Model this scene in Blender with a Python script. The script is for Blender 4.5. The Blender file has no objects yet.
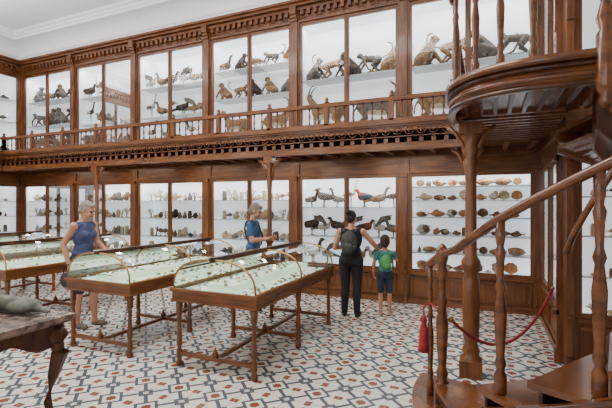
import bpy, bmesh, math, random
import numpy as np
from mathutils import Vector, Matrix
random.seed(11)
pi=math.pi
C=bpy.context.scene.collection

# ---------------------------------------------------------------- materials
def newmat(name):
    m=bpy.data.materials.new(name); m.use_nodes=True
    nt=m.node_tree; b=nt.nodes['Principled BSDF']
    return m,nt,b
def mat(name,col,rough=.5,col2=None,scale=(8,8,8),bump=0,metal=0,emit=0,ecol=None,detail=4,spec=.5,coat=0):
    m,nt,b=newmat(name)
    b.inputs['Roughness'].default_value=rough
    b.inputs['Metallic'].default_value=metal
    b.inputs['Specular IOR Level'].default_value=spec
    b.inputs['Base Color'].default_value=(*col,1)
    if coat:
        b.inputs['Coat Weight'].default_value=coat; b.inputs['Coat Roughness'].default_value=.12
    if emit:
        b.inputs['Emission Color'].default_value=(*(ecol or col),1)
        b.inputs['Emission Strength'].default_value=emit
    if col2:
        tc=nt.nodes.new('ShaderNodeTexCoord'); mp=nt.nodes.new('ShaderNodeMapping')
        mp.inputs['Scale'].default_value=scale
        nz=nt.nodes.new('ShaderNodeTexNoise'); nz.inputs['Scale'].default_value=1; nz.inputs['Detail'].default_value=detail
        cr=nt.nodes.new('ShaderNodeValToRGB')
        cr.color_ramp.elements[0].position=.35; cr.color_ramp.elements[1].position=.65
        cr.color_ramp.elements[0].color=(*col,1); cr.color_ramp.elements[1].color=(*col2,1)
        nt.links.new(tc.outputs['Object'],mp.inputs[0]); nt.links.new(mp.outputs[0],nz.inputs['Vector'])
        nt.links.new(nz.outputs['Fac'],cr.inputs[0]); nt.links.new(cr.outputs[0],b.inputs['Base Color'])
        if bump:
            bp=nt.nodes.new('ShaderNodeBump'); bp.inputs['Strength'].default_value=bump; bp.inputs['Distance'].default_value=.02
            nt.links.new(nz.outputs['Fac'],bp.inputs['Height']); nt.links.new(bp.outputs[0],b.inputs['Normal'])
    return m
WOOD=mat('wood_warm',(.095,.030,.0085),.40,(.20,.069,.019),(22,22,3),.05,spec=.4,coat=.25)
WOODH=mat('wood_horizontal',(.098,.031,.009),.38,(.205,.072,.020),(3,3,30),.05,spec=.4,coat=.25)
WOODD=mat('wood_dark',(.035,.010,.0035),.28,(.078,.025,.008),(14,14,5),.05,spec=.4)
WOODS=mat('wood_stair',(.080,.024,.007),.26,(.165,.055,.015),(5,5,16),.04,spec=.45,coat=.35)
PANEL=mat('cabinet_lining',(.84,.87,.89),.7,emit=.58,ecol=(.88,.94,1.0))  # emission put into the lining to boost the cabinet lamps
SHELF=mat('shelf_glass_white',(.55,.60,.62),.3)
PLASTER=mat('plaster_white',(.92,.92,.94),.8,(.88,.88,.91),(3,3,3))
WALLP=mat('wall_paint',(.62,.57,.50),.8,(.56,.52,.46),(3,3,3))
BRASS=mat('brass',(.38,.22,.08),.3,metal=.9)
BED=mat('case_bed_green',(.62,.80,.62),.6,(.74,.87,.72),(6,6,6),emit=.50,ecol=(.78,1.0,.74))  # green emission stands in for lamps inside the case
RED=mat('rope_red',(.22,.008,.012),.7,(.32,.02,.02),(60,60,60),.2)
MARBLE=mat('marble_mottled',(.05,.036,.032),.2,(.27,.20,.17),(14,14,14),detail=9)
STONE=mat('stone_grey',(.045,.05,.038),.6,(.12,.12,.095),(12,12,12),.3)
BLACK=mat('fabric_black',(.012,.012,.014),.8,(.025,.025,.03),(40,40,40),.1)
def glass(name,tint=(1,1,1),refl=1.0):
    m=bpy.data.materials.new(name); m.use_nodes=True; nt=m.node_tree; nt.nodes.clear()
    o=nt.nodes.new('ShaderNodeOutputMaterial'); mx=nt.nodes.new('ShaderNodeMixShader')
    t=nt.nodes.new('ShaderNodeBsdfTransparent'); g=nt.nodes.new('ShaderNodeBsdfGlossy')
    t.inputs[0].default_value=(*tint,1); g.inputs['Roughness'].default_value=.02
    fr=nt.nodes.new('ShaderNodeFresnel'); fr.inputs[0].default_value=1.4
    ml=nt.nodes.new('ShaderNodeMath'); ml.operation='MULTIPLY'; ml.inputs[1].default_value=refl
    nt.links.new(fr.outputs[0],ml.inputs[0]); nt.links.new(ml.outputs[0],mx.inputs[0])
    nt.links.new(t.outputs[0],mx.inputs[1]); nt.links.new(g.outputs[0],mx.inputs[2]); nt.links.new(mx.outputs[0],o.inputs[0])
    return m
GLASS=glass('glass_pane',(.98,.99,.985),.9)
GLASSC=glass('glass_case',(.965,.98,.965),1.6)

def floormat():
    m,nt,b=newmat('patterned_tiles'); L=nt.links
    b.inputs['Roughness'].default_value=.25
    geo=nt.nodes.new('ShaderNodeNewGeometry'); sep=nt.nodes.new('ShaderNodeSeparateXYZ'); L.new(geo.outputs['Position'],sep.inputs[0])
    def M(op,a,bb=None,c=None):
        n=nt.nodes.new('ShaderNodeMath'); n.operation=op
        for i,x in enumerate((a,bb,c)):
            if x is None: continue
            if isinstance(x,(int,float)): n.inputs[i].default_value=x
            else: L.new(x,n.inputs[i])
        return n.outputs[0]
    S=.40
    u=M('ABSOLUTE',M('SUBTRACT',M('FRACT',M('DIVIDE',sep.outputs[0],S)),.5))
    v=M('ABSOLUTE',M('SUBTRACT',M('FRACT',M('DIVIDE',sep.outputs[1],S)),.5))
    s=M('ADD',u,v); mx=M('MAXIMUM',u,v); mn=M('MINIMUM',u,v); df=M('SUBTRACT',mx,mn)
    def AND(a,c): return M('MULTIPLY',a,c)
    def OR(a,c): return M('MAXIMUM',a,c)
    star=OR(M('LESS_THAN',mx,.085),M('LESS_THAN',s,.125))
    ring=AND(M('GREATER_THAN',s,.24),M('LESS_THAN',s,.335))
    lat=AND(M('LESS_THAN',df,.06),M('GREATER_THAN',s,.32))
    corner=M('GREATER_THAN',s,.79)
    ccream=M('GREATER_THAN',s,.92)
    edge=AND(M('GREATER_THAN',mx,.40),M('LESS_THAN',mn,.075))
    blue=OR(OR(ring,lat),corner)
    def mix(f,a,bcol):
        n=nt.nodes.new('ShaderNodeMix'); n.data_type='RGBA'
        L.new(f,n.inputs[0])
        if isinstance(a,tuple): n.inputs[6].default_value=(*a,1)
        else: L.new(a,n.inputs[6])
        n.inputs[7].default_value=(*bcol,1); return n.outputs[2]
    c=mix(blue,(.70,.665,.59),(.080,.098,.115)); c=mix(OR(star,edge),c,(.23,.066,.042)); c=mix(ccream,c,(.70,.665,.59))
    c=mix(M('GREATER_THAN',mx,.494),c,(.28,.26,.23))
    L.new(c,b.inputs['Base Color']); return m
FLOORM=floormat()

# ---------------------------------------------------------------- mesh builder
class MB:
    def __init__(s,name,mats,xf=None): s.n=name; s.mats=mats; s.v=[]; s.f=[]; s.m=[]; s.sm=[]; s.xf=xf
    def V(s,p):
        s.v.append(s.xf(*p) if s.xf else tuple(p)); return len(s.v)-1
    def F(s,idx,mi=0,sm=False): s.f.append(tuple(idx)); s.m.append(mi); s.sm.append(sm)
    def box(s,x0,x1,y0,y1,z0,z1,mi=0):
        i=[s.V(p) for p in ((x0,y0,z0),(x1,y0,z0),(x1,y1,z0),(x0,y1,z0),(x0,y0,z1),(x1,y0,z1),(x1,y1,z1),(x0,y1,z1))]
        for q in ((0,3,2,1),(4,5,6,7),(0,1,5,4),(1,2,6,5),(2,3,7,6),(3,0,4,7)): s.F([i[k] for k in q],mi)
    def quad(s,a,b,c,d,mi=0,sm=False): s.F([s.V(a),s.V(b),s.V(c),s.V(d)],mi,sm)
    def lathe(s,prof,c,seg=10,mi=0):
        rings=[]
        for r,z in prof:
            rings.append([s.V((c[0]+r*math.cos(2*pi*k/seg),c[1]+r*math.sin(2*pi*k/seg),c[2]+z)) for k in range(seg)])
        for a,b in zip(rings,rings[1:]):
            for k in range(seg): s.F((a[k],a[(k+1)%seg],b[(k+1)%seg],b[k]),mi,True)
        s.F(rings[0][::-1],mi); s.F(rings[-1],mi)
    def tube(s,pts,r,seg=8,mi=0,sq=1.0):
        pts=[Vector(p) for p in pts]; n=len(pts); rr=r if isinstance(r,(list,tuple)) else [r]*n
        rings=[]; up=Vector((0,0,1))
        for i,p in enumerate(pts):
            t=(pts[min(i+1,n-1)]-pts[max(i-1,0)]).normalized()
            a=t.cross(up)
            if a.length<.1: a=t.cross(Vector((1,0,0)))
            a.normalize(); b=t.cross(a).normalized()
            rings.append([s.V(p+(a*math.cos(2*pi*k/seg)*rr[i]+b*math.sin(2*pi*k/seg)*rr[i]*sq)) for k in range(seg)])
        for a,b in zip(rings,rings[1:]):
            for k in range(seg): s.F((a[k],a[(k+1)%seg],b[(k+1)%seg],b[k]),mi,True)
        s.F(rings[0][::-1],mi); s.F(rings[-1],mi)
    def lump(s,c,r,mi=0,seg=8,rings=5,jit=.15):
        rows=[]
        for j in range(1,rings):
            ph=pi*j/rings
            rows.append([s.V((c[0]+r[0]*math.sin(ph)*math.cos(2*pi*k/seg)*(1+random.uniform(-jit,jit)),
              c[1]+r[1]*math.sin(ph)*math.sin(2*pi*k/seg)*(1+random.uniform(-jit,jit)),c[2]-r[2]*math.cos(ph))) for k in range(seg)])
        b=s.V((c[0],c[1],c[2]-r[2])); t=s.V((c[0],c[1],c[2]+r[2]))
        for k in range(seg):
            s.F((b,rows[0][(k+1)%seg],rows[0][k]),mi,True); s.F((t,rows[-1][k],rows[-1][(k+1)%seg]),mi,True)
        for a,bb in zip(rows,rows[1:]):
            for k in range(seg): s.F((a[k],a[(k+1)%seg],bb[(k+1)%seg],bb[k]),mi,True)
    def done(s,parent=None,loc=None,rz=0,fix=True):
        me=bpy.data.meshes.new(s.n); me.from_pydata(s.v,[],s.f)
        for m in s.mats: me.materials.append(m)
        me.polygons.foreach_set('material_index',s.m); me.polygons.foreach_set('use_smooth',s.sm)
        if fix:
            bm=bmesh.new(); bm.from_mesh(me); bmesh.ops.recalc_face_normals(bm,faces=bm.faces); bm.to_mesh(me); bm.free()
        me.update(); o=bpy.data.objects.new(s.n,me); C.objects.link(o)
        if loc: o.location=loc
        o.rotation_euler[2]=rz
        if parent: o.parent=parent
        return o
def empty(name,loc=(0,0,0),rz=0):
    e=bpy.data.objects.new(name,None); e.empty_display_size=.1; C.objects.link(e); e.location=loc; e.rotation_euler[2]=rz; return e

# ---------------------------------------------------------------- blob bodies
def cap(a,b,ra,rb,l): return ('c',np.array(a,float),np.array(b,float),ra,rb,l)
def ell(c,r,l,R=None): return ('e',np.array(c,float),np.array(r,float),np.eye(3) if R is None else R,0,l)
def blob_mesh(name,prims,labels,mats,vox,smooth=3,prio=()):
    bm=bmesh.new()
    for p in prims:
        if p[0]=='e':
            M=Matrix.Translation(Vector(p[1]))@Matrix(p[3].tolist()).to_4x4()@Matrix.Diagonal((*p[2],1))
            bmesh.ops.create_uvsphere(bm,u_segments=14,v_segments=9,radius=1,matrix=M)
        else:
            a=Vector(p[1]); b=Vector(p[2]); d=b-a; L=d.length
            q=Vector((0,0,1)).rotation_difference(d.normalized()) if L>1e-6 else Matrix.Identity(3).to_quaternion()
            prof=[(p[3]*math.cos(t),p[3]*math.sin(t)) for t in (-1.2,-.8,-.4,0)]+[(p[4]*math.cos(t),L+p[4]*math.sin(t)) for t in (0,.4,.8,1.2)]
            seg=12; rg=[]
            bot=bm.verts.new(a+q@Vector((0,0,-p[3]))); top=bm.verts.new(a+q@Vector((0,0,L+p[4])))
            for r,h in prof: rg.append([bm.verts.new(a+q@Vector((r*math.cos(2*pi*k/seg),r*math.sin(2*pi*k/seg),h))) for k in range(seg)])
            for A,B in zip(rg,rg[1:]):
                for k in range(seg): bm.faces.new((A[k],A[(k+1)%seg],B[(k+1)%seg],B[k]))
            for k in range(seg):
                bm.faces.new((bot,rg[0][(k+1)%seg],rg[0][k])); bm.faces.new((top,rg[-1][k],rg[-1][(k+1)%seg]))
    me=bpy.data.meshes.new('tmp'); bm.to_mesh(me); bm.free()
    o=bpy.data.objects.new('tmp',me); C.objects.link(o)
    r=o.modifiers.new('r','REMESH'); r.mode='VOXEL'; r.voxel_size=vox; r.use_smooth_shade=True
    if smooth:
        sm=o.modifiers.new('s','SMOOTH'); sm.iterations=smooth; sm.factor=.5
    dg=bpy.context.evaluated_depsgraph_get(); dg.update()
    out=bpy.data.meshes.new_from_object(o.evaluated_get(dg)); out.name=name
    bpy.data.objects.remove(o)
    out.materials.clear()
    for l in labels: out.materials.append(mats[l])
    n=len(out.polygons); cen=np.empty(n*3); out.polygons.foreach_get('center',cen); cen=cen.reshape(-1,3)
    best=np.full(n,1e9); lab=np.zeros(n,int)
    for p in prims:
        if p[0]=='c':
            ab=p[2]-p[1]; L2=max(ab@ab,1e-9); t=np.clip((cen-p[1])@ab/L2,0,1)
            d=np.linalg.norm(cen-(p[1]+t[:,None]*ab),axis=1)-(p[3]+(p[4]-p[3])*t)
        else:
            q=(cen-p[1])@p[3]; k=np.linalg.norm(q/p[2],axis=1); g=np.linalg.norm(q/p[2]**2,axis=1)+1e-9; d=k*(k-1)/g
        if p[5] in prio: d=d-.005
        w=d<best; best[w]=d[w]; lab[w]=labels.index(p[5])
    out.polygons.foreach_set('material_index',lab.astype(np.int32)); out.polygons.foreach_set('use_smooth',[True]*n); out.update()
    return out

# ---------------------------------------------------------------- room shell
YB=7.13; XR=.70; XL=-11.54; XA=2.0; YF=-3.0; ZC=6.07
def wall(name,b,m=WALLP):
    w=MB(name,[m]); w.box(*b); return w.done()
wall('floor',(XL-.5,XA+.2,YF-.2,YB+.5,-.1,0),FLOORM)
wall('ceiling',(XL-.5,XA+.2,YF-.2,YB+.5,ZC,ZC+.1),PLASTER)
wall('wall_back',(XL-.5,XR+.5,YB+.505,YB+.6,0,ZC))
wall('wall_left',(XL-.62,XL-.505,YF,YB+.5,0,ZC))
wall('wall_right',(XA+.005,XA+.12,YF,5.1,0,ZC))
wall('wall_front',(XL-.5,XA,YF-.12,YF,0,ZC))
wall('wall_alcove',(XR+.51,XA,5.085,5.2,0,ZC))
def cornice(name,pts_prof,xf,L0,L1,m0,m1):
    w=MB(name,[PLASTER],xf)
    a=[w.V((L0+m0*p,-p,z)) for p,z in pts_prof]; b=[w.V((L1-m1*p,-p,z)) for p,z in pts_prof]
    for i in range(len(a)-1): w.F((a[i],b[i],b[i+1],a[i+1]))
    w.done(fix=False)
prof=[(0,5.48),(.10,5.48),(.10,5.55),(.13,5.58),(.13,5.62)]+[(.13+.27*(1-math.cos(t)),5.62+.26*math.sin(t)) for t in (0,.3,.6,.9,1.2,1.57)]+[(.44,5.88),(.44,5.94),(.47,5.95),(.47,6.0),(.52,6.02),(.52,6.07)]
XB=lambda u,v,z:(u,YB+v,z)
XRt=lambda u,v,z:(XR+v,YB-u,z)
XLt=lambda u,v,z:(XL-v,YB-u,z)
cornice('trim_1',prof,XB,XL,XR,1,1)
cornice('trim_2',prof,XLt,0,YB-YF,1,0)
cornice('trim_3',prof,XRt,0,2.2,1,0)

# ---------------------------------------------------------------- wall cabinets
def cabinet(u0,u1,level,xf,D=.5,shelves=()):
    m=MB('wall_cabinet',[WOOD,GLASS,PANEL,SHELF,WOODH],xf)
    pw=.095; g0=u0+pw; g1=u1-pw; um=(u0+u1)/2
    if level==0: zb,zt,gb,gt=0,2.5,.56,2.16
    else: zb,zt,gb,gt=2.76,5.48,2.98,5.06
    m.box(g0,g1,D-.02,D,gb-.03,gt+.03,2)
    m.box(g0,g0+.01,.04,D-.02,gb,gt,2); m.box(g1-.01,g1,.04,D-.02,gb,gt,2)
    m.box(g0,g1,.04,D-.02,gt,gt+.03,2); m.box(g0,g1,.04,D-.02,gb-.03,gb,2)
    for z in shelves: m.box(g0+.012,g1-.012,.08,D-.03,z-.016,z,3)
    for a,b,s in ((u0,g0,1),(g1,u1,-1)):
        m.box(a,b,-.03,D,zb,zt,0)
        if s==1: fa,fb=a,b-.03
        else: fa,fb=a+.03,b
        m.box(fa,fb,-.055,-.03,zb+.15,zt-.3,0)
        m.box(fa,fb,-.075,-.03,zb,zb+.14,0); m.box(fa,fb,-.08,-.03,zt-.36,zt-.30,0)
        m.box(fa,fb,-.09,-.03,gb-.05,gb,4)
        if level==1:
            m.box(fa,fb,-.14,-.03,zt-.24,zt-.08,0); m.box(fa,fb,-.11,-.03,zt-.30,zt-.24,0)
            zc=(gb+gt)/2
            m.box(fa,fb,-.07,-.055,zc-.5,zc+.5,0)
    m.box(g0,g1,0,D,zb,gb-.03,0)
    m.box(g0,g1,-.035,0,gb-.07,gb-.02,4)
    m.box(g0,g1,-.03,0,zb,zb+.09,4)
    if level==0:
        for a,b in ((g0+.03,um-.02),(um+.02,g1-.03)):
            for q in ((a,b,.13,.16),(a,b,.43,.46)): m.box(q[0],q[1],-.02,0,q[2],q[3],4)
            m.box(a,a+.03,-.02,0,.16,.43); m.box(b-.03,b,-.02,0,.16,.43)
    m.box(g0,g1,0,D,gt+.03,zt,4)
    if level==1:
        m.box(g0,g1,-.04,0,gt+.04,gt+.08,4)
        m.box(u0,u1,-.07,0,zt-.16,zt-.11,4); m.box(u0,u1,-.13,0,zt-.10,zt-.05,4); m.box(u0,u1,-.18,0,zt-.05,zt-.002,4)
        n=14; w=(g1-g0)/n
        for i in range(n): m.box(g0+w*(i+.25),g0+w*(i+.75),-.065,-.0,zt-.25,zt-.16,0)
        for i in range(7):
            cx=g0+(g1-g0)*(i+.5)/7; m.tube([(cx+.06*math.cos(t),-.01,zt-.31+.03*math.sin(t)) for t in np.linspace(0,2*pi,9)],.008,4,0)
    else:
        m.box(g0,g1,-.03,0,gt+.04,gt+.08,4); m.box(u0,u1,-.04,0,zt-.06,zt-.01,4)
    st=.045
    for a,b in ((g0,um),(um,g1)):
        m.box(a,a+st,-.01,.035,gb-.02,gt+.03); m.box(b-st,b,-.01,.035,gb-.02,gt+.03)
        m.box(a+st,b-st,-.01,.035,gb-.02,gb+.03,4); m.box(a+st,b-st,-.01,.035,gt-.025,gt+.03,4)
        m.quad((a+st,.012,gb+.03),(b-st,.012,gb+.03),(b-st,.012,gt-.025),(a+st,.012,gt-.025),1)
    m.box(um-.014,um+.014,-.025,-.01,gb,gt)
    m.lump((um+.03,-.02,(gb+gt)/2),(.012,.012,.012),0,6,4,0)
    return m.done()
def lamp(name,loc,size,energy,rot=(0,0,0),col=(1,1,1)):
    l=bpy.data.lights.new(name,'AREA'); l.shape='RECTANGLE'; l.size=size[0]; l.size_y=size[1]; l.energy=energy; l.color=col
    o=bpy.data.objects.new(name,l); C.objects.link(o); o.location=loc; o.rotation_euler=rot; return o
UPS={0:(4.02,),1:(4.02,),2:(3.86,4.45),3:(3.65,4.32),4:(3.65,4.32),5:(3.75,4.40)}
LOS={0:(.86,1.16,1.46,1.74,1.98),1:(1.08,1.62),2:(.95,1.36,1.76),3:(.95,1.36,1.76),4:(.95,1.36,1.76),5:(.95,1.36,1.76)}
for k in range(6):
    u1=XR-2.04*k; u0=u1-2.04
    cabinet(u0,u1,0,XB,.5,LOS[k]); cabinet(u0,u1,1,XB,.5,UPS[k])
    lamp('cabinet_light',((u0+u1)/2,YB+.12,5.04),(1.7,.1),14,(.35,0,0),(.97,.99,1))
    lamp('cabinet_light',((u0+u1)/2,YB+.12,2.14),(1.7,.1),9,(.35,0,0),(.98,.99,1))
cabinet(0.0,2.04,0,XRt,.5,LOS[2]); cabinet(0.0,2.04,1,XRt,.5,UPS[2])
for i in range(3):
    cabinet(2.04*i,2.04*i+2.04,0,XLt,.5,LOS[2]); cabinet(2.04*i,2.04*i+2.04,1,XLt,.5,UPS[2])
XAt=lambda u,v,z:(u,4.9+v,z)
cabinet(XR,XA,0,XAt,.18,(.95,1.36,1.76)); cabinet(XR,XA,1,XAt,.18,(3.9,))
w=MB('wall_panelling',[WOOD,WOODH]); 
w.box(XR,XR+.5,4.905,5.08,2.5,2.76); w.box(XR+.001,XA,4.9,5.08,2.5,2.76,1)
w.box(XL-.5,XR+.5,YB,YB+.5,2.5,2.76,1); w.box(XR,XR+.5,5.09,YB-.001,2.5,2.76,1); w.box(XL-.5,XL,1,YB-.001,2.5,2.76,1)
w.done()

# ---------------------------------------------------------------- balcony
YE=6.10; XE=-.30; XLE=XL+1.0
b=MB('balcony',[WOODH,WOOD])
b.box(XL+.001,XR-.001,YE,YB-.001,2.58,2.75); b.box(XE,XR-.001,4.3,YE,2.58,2.75); b.box(XL+.001,XLE,1,YE,2.58,2.75)
x=XL+.15
while x<XR-.08:
    b.box(x,x+.07,YE+.04,YB-.05,2.505,2.58,1); x+=.34
y=4.4
while y<6.0:
    b.box(XE+.04,XR-.05,y,y+.05,2.505,2.58,1); y+=.16
def fascia(p0,p1,n):
    p0=Vector(p0); p1=Vector(p1); d=(p1-p0); L=d.length; d.normalize(); nn=Vector(n)
    xf0=b.xf
    b.xf=lambda u,v,z:tuple(p0+d*u+nn*v+Vector((0,0,z)))
    b.box(0,L,-.05,0,2.47,2.90,0); b.box(0,L,0,.05,2.47,2.53,0); b.box(0,L,0,.03,2.53,2.56,0)
    b.box(0,L,0,.06,2.85,2.905,0); b.box(0,L,0,.035,2.82,2.85,0); b.box(0,L,0,.02,2.66,2.675,0)
    k=int(L/.17); w=L/k
    for i in range(k):
        cx=(i+.5)*w
        b.tube([(cx+.06*math.cos(t),.0,2.745+.05*math.sin(t)) for t in np.linspace(0,2*pi,9)],.008,4,1)
        b.lump((cx,.002,2.745),(.020,.010,.020),1,6,4,0)
        b.box(cx-.03,cx+.03,0,.010,2.575,2.645,1)
    b.xf=xf0
fascia((XLE,YE,0),(XE,YE,0),(0,-1,0)); fascia((XE,4.3,0),(XE,YE,0),(-1,0,0)); fascia((XLE,1,0),(XLE,YE,0),(1,0,0))
b.done()
BAL=[(.010,0),(.018,.005),(.018,.03),(.011,.045),(.010,.07),(.019,.11),(.014,.15),(.009,.19),(.012,.215),(.018,.225),(.018,.25)]
r=MB('balcony_railing',[WOODH,WOOD])
def railrun(p0,p1,ends=True):
    p0=Vector(p0); p1=Vector(p1); d=p1-p0; L=d.length; d.normalize(); nn=Vector((-d.y,d.x,0))
    r.xf=lambda u,v,z:tuple(p0+d*u+nn*v+Vector((0,0,z)))
    r.box(0,L,-.035,.035,2.905,2.94); r.box(0,L,-.04,.04,3.20,3.245); r.box(0,L,-.025,.025,3.245,3.262)
    n=int(L/1.02); w=L/n
    for i in range(n+1):
        r.box(i*w-.035,i*w+.035,-.035,.035,2.905,3.20,1); r.lathe([(.03,0),(.045,.02),(.02,.035),(.035,.06),(.02,.09),(.004,.1)],(i*w,0,3.262),8,1)
        if i<n:
            kk=7
            for j in range(1,kk):
                r.lathe([(a,z*1.04) for a,z in BAL],(i*w+w*j/kk,0,2.94),6,1)
    r.xf=None
railrun((XLE,YE-.0,0),(XE,YE,0)); railrun((XE,4.35,0),(XE,YE,0)); railrun((XLE,1,0),(XLE,YE,0))
r.done()
COL=[(.085,0),(.085,.18),(.06,.2),(.075,.25),(.05,.31),(.066,.38),(.072,.7),(.066,.95),(.05,1.0),(.078,1.05),(.078,1.12),(.048,1.18),(.045,1.9),(.062,2.1),(.045,2.14),(.07,2.2),(.05,2.25),(.085,2.34),(.09,2.47)]
def column(x,y,s=1.0):
    c=MB('support_column',[WOOD]); c.box(-.09*s,.09*s,-.09*s,.09*s,0,.16)
    c.lathe([(a*s,z) for a,z in COL],(0,0,0),14); c.box(-.09*s,.09*s,-.09*s,.09*s,2.36,2.468)
    for sx in (-1,1):
        c.tube([(sx*.05,0,2.1),(sx*.07,0,2.25),(sx*.14,0,2.38),(sx*.22,0,2.44)],[.02,.025,.025,.02],6)
    return c.done(loc=(x,y,0))
for x in (-7.46,-3.38,): column(x,YE+.02,.85)
column(XE+.03,YE+.02,.8)
column(-.17,4.38,1.15)

# ---------------------------------------------------------------- spiral staircase
SC=(.78,3.55); SR=1.06; RI=.30
st=empty('spiral_staircase')
def pol(th,R,z): t=math.radians(th); return (SC[0]+R*math.cos(t),SC[1]+R*math.sin(t),z)
t=MB('treads',[WOODS,WOODD])
RISE=.17; DA=20; NS=14
def sector(mb,a0,a1,Ri,Ro,z0,z1,mi=0,n=5,Ro2=None):
    A=[a0+(a1-a0)*i/n for i in range(n+1)]
    for p,q in zip(A,A[1:]):
        v=[pol(p,Ri,z0),pol(p,Ro,z0),pol(q,Ro,z0),pol(q,Ri,z0),pol(p,Ri,z1),pol(p,Ro,z1),pol(q,Ro,z1),pol(q,Ri,z1)]
        i=[mb.V(x) for x in v]
        for f in ((0,3,2,1),(4,5,6,7),(1,2,6,5),(3,0,4,7)): mb.F([i[k] for k in f],mi)
        if p==A[0]: mb.F([i[0],i[1],i[5],i[4]],mi)
        if q==A[-1]: mb.F([i[2],i[3],i[7],i[6]],mi)
for k in range(1,NS+1):
    a0=180+(k-1)*DA; z=RISE*k
    Ro={1:1.36,2:1.2}.get(k,SR)
    if k<=2: sector(t,a0-4-(8 if k==1 else 0),a0+DA*(1.6 if k==1 else 1.3),RI,Ro,z-.035,z,0,8); sector(t,a0-2-(8 if k==1 else 0),a0+DA*(1.5 if k==1 else 1.2),RI,Ro-.04,0 if k==1 else RISE,z-.035,1,8)
    else: sector(t,a0-3,a0+DA+1,RI,Ro+.02,z-.035,z)
    if k>2: sector(t,a0-.5,a0+.8,RI,SR-.01,z-RISE,z-.035,1,1)
t.done(st)
s=MB('stringers',[WOODS,WOODD])
def ribbon(R0,R1,a0,a1,lo,hi,mi,n):
    A=np.linspace(a0,a1,n+1)
    zf=lambda a:RISE*((a-180)/DA+.5)
    prev=None
    for a in A:
        z=zf(a); cur=[s.V(pol(a,R0,max(z+lo,0.0))),s.V(pol(a,R1,max(z+lo,0.0))),s.V(pol(a,R1,z+hi)),s.V(pol(a,R0,z+hi))]
        if prev:
            for j in range(4): s.F((prev[j],prev[(j+1)%4],cur[(j+1)%4],cur[j]),mi,j in(1,3))
        else: s.F(cur,mi)
        prev=cur
    s.F(prev,mi)
a_end=180+DA*NS
ribbon(SR-.005,SR+.03,222,a_end,-.30,-.03,0,50)
ribbon(SR+.03,SR+.05,222,a_end,-.09,-.03,1,50)
ribbon(SR+.03,SR+.045,222,a_end,-.30,-.26,1,50)
ribbon(RI-.035,RI+.005,182,a_end,-.36,.10,1,50)
ribbon(RI,SR,222,a_end,-.26,-.23,0,50)
s.done(st)
cp=[(-.31,4.24),(-.315,3.85),(-.27,3.58),(-.14,3.35),(.06,3.21),(.32,3.15),(.78,3.14)]
def cat(P,n=6):
    out=[]
    for i in range(len(P)-1):
        p0=Vector(P[max(i-1,0)]);p1=Vector(P[i]);p2=Vector(P[i+1]);p3=Vector(P[min(i+2,len(P)-1)])
        for j in range(n):
            q=j/n; out.append(.5*((2*p1)+(p2-p0)*q+(2*p0-5*p1+4*p2-p3)*q*q+(3*p1-p0-3*p2+p3)*q**3))
    out.append(Vector(P[-1])); return out
OUT=cat(cp)
l=MB('landing',[WOODS,WOODD,WOODH])
def nrm(i):
    t=(OUT[min(i+1,len(OUT)-1)]-OUT[max(i-1,0)]).normalized(); return Vector((-t.y,t.x))
def band(o0,o1,z0,z1,mi):
    prev=None
    for i,p in enumerate(OUT):
        n=-nrm(i)
        a=p+n*o0; b_=p+n*o1
        cur=[l.V((a.x,a.y,z0)),l.V((b_.x,b_.y,z0)),l.V((b_.x,b_.y,z1)),l.V((a.x,a.y,z1))]
        if prev:
            for j in range(4): l.F((prev[j],prev[(j+1)%4],cur[(j+1)%4],cur[j]),mi,j==1)
        else: l.F(cur,mi)
        prev=cur
    l.F(prev,mi)
band(-.04,0,2.44,2.62,0); band(0,.045,2.60,2.655,0); band(0,.022,2.565,2.60,1); band(0,.02,2.44,2.47,1); band(0,.012,2.50,2.535,0)
for z,mi in ((2.53,0),(2.60,2)):
    l.F([l.V((p.x,p.y,z)) for p in OUT]+[l.V((.78,4.24,z))],mi)
l.box(.74,.78,3.14,3.27,2.44,2.62); l.box(.74,.78,3.83,4.24,2.50,2.62)
x=-.2
while x<.72:
    yl=min((p.y for p in OUT if abs(p.x-x)<.09),default=3.2)+.05
    l.box(x,x+.03,yl+.03,4.22,2.50,2.53,1); x+=.115
l.box(XE,XR,4.20,4.245,2.50,2.75,2)
l.done(st)
BIG=[(.026,0),(.034,.01),(.034,.10),(.020,.13),(.032,.16),(.022,.20),(.030,.34),(.034,.44),(.020,.55),(.030,.58),(.018,.62),(.022,.72),(.030,.77),(.018,.80),(.026,.84),(.026,.95)]
br=MB('balusters',[WOODS,WOODD])
def rail_z(th): return 1.29+(th-193)*.0093
for th in list(range(225,460,30)):
    k=int((th-180)/DA)+1; zb=RISE*k; p=pol(th,SR-.04,zb); h=rail_z(th)-zb
    br.lathe([(a*1.1,z*h/.95) for a,z in BIG],p,12)
for i in (3,12,19,24,29):
    p=OUT[i]-(-nrm(i))*.02; br.lathe([(a*.85,z) for a,z in BIG],(p.x,p.y,2.62),10)
NEW=[(.02,-.16),(.04,-.12),(.03,-.08),(.052,-.04),(.055,0),(.055,.3),(.035,.33),(.055,.4),(.03,.5),(.045,.9),(.055,1.1),(.06,1.15),(.06,1.3),(.02,1.36)]
br.lathe(NEW,(.66,3.12,2.44),14)
NP=pol(193,1.14,RISE)
br.lathe([(.05,0),(.05,.16),(.032,.18),(.046,.23),(.03,.28),(.04,.45),(.046,.6),(.028,.74),(.042,.78),(.026,.82),(.03,.95),(.045,1.0),(.03,1.04),(.045,1.1),(.045,1.16),(.03,1.19),(.008,1.21)],NP,14)
P2=pol(187,1.22,RISE); br.lathe([(a*.8,z*1.08) for a,z in BIG],P2,10)
br.done(st)
h=MB('handrail',[WOODS])
pts=[(P2[0]-.03,P2[1]+.05,1.17),(P2[0],P2[1],1.21),(NP[0],NP[1],1.30)]+[pol(a,SR-.04+.06*max(0,(215-a)/22),rail_z(a)+.0) for a in range(200,462,5)]
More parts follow.
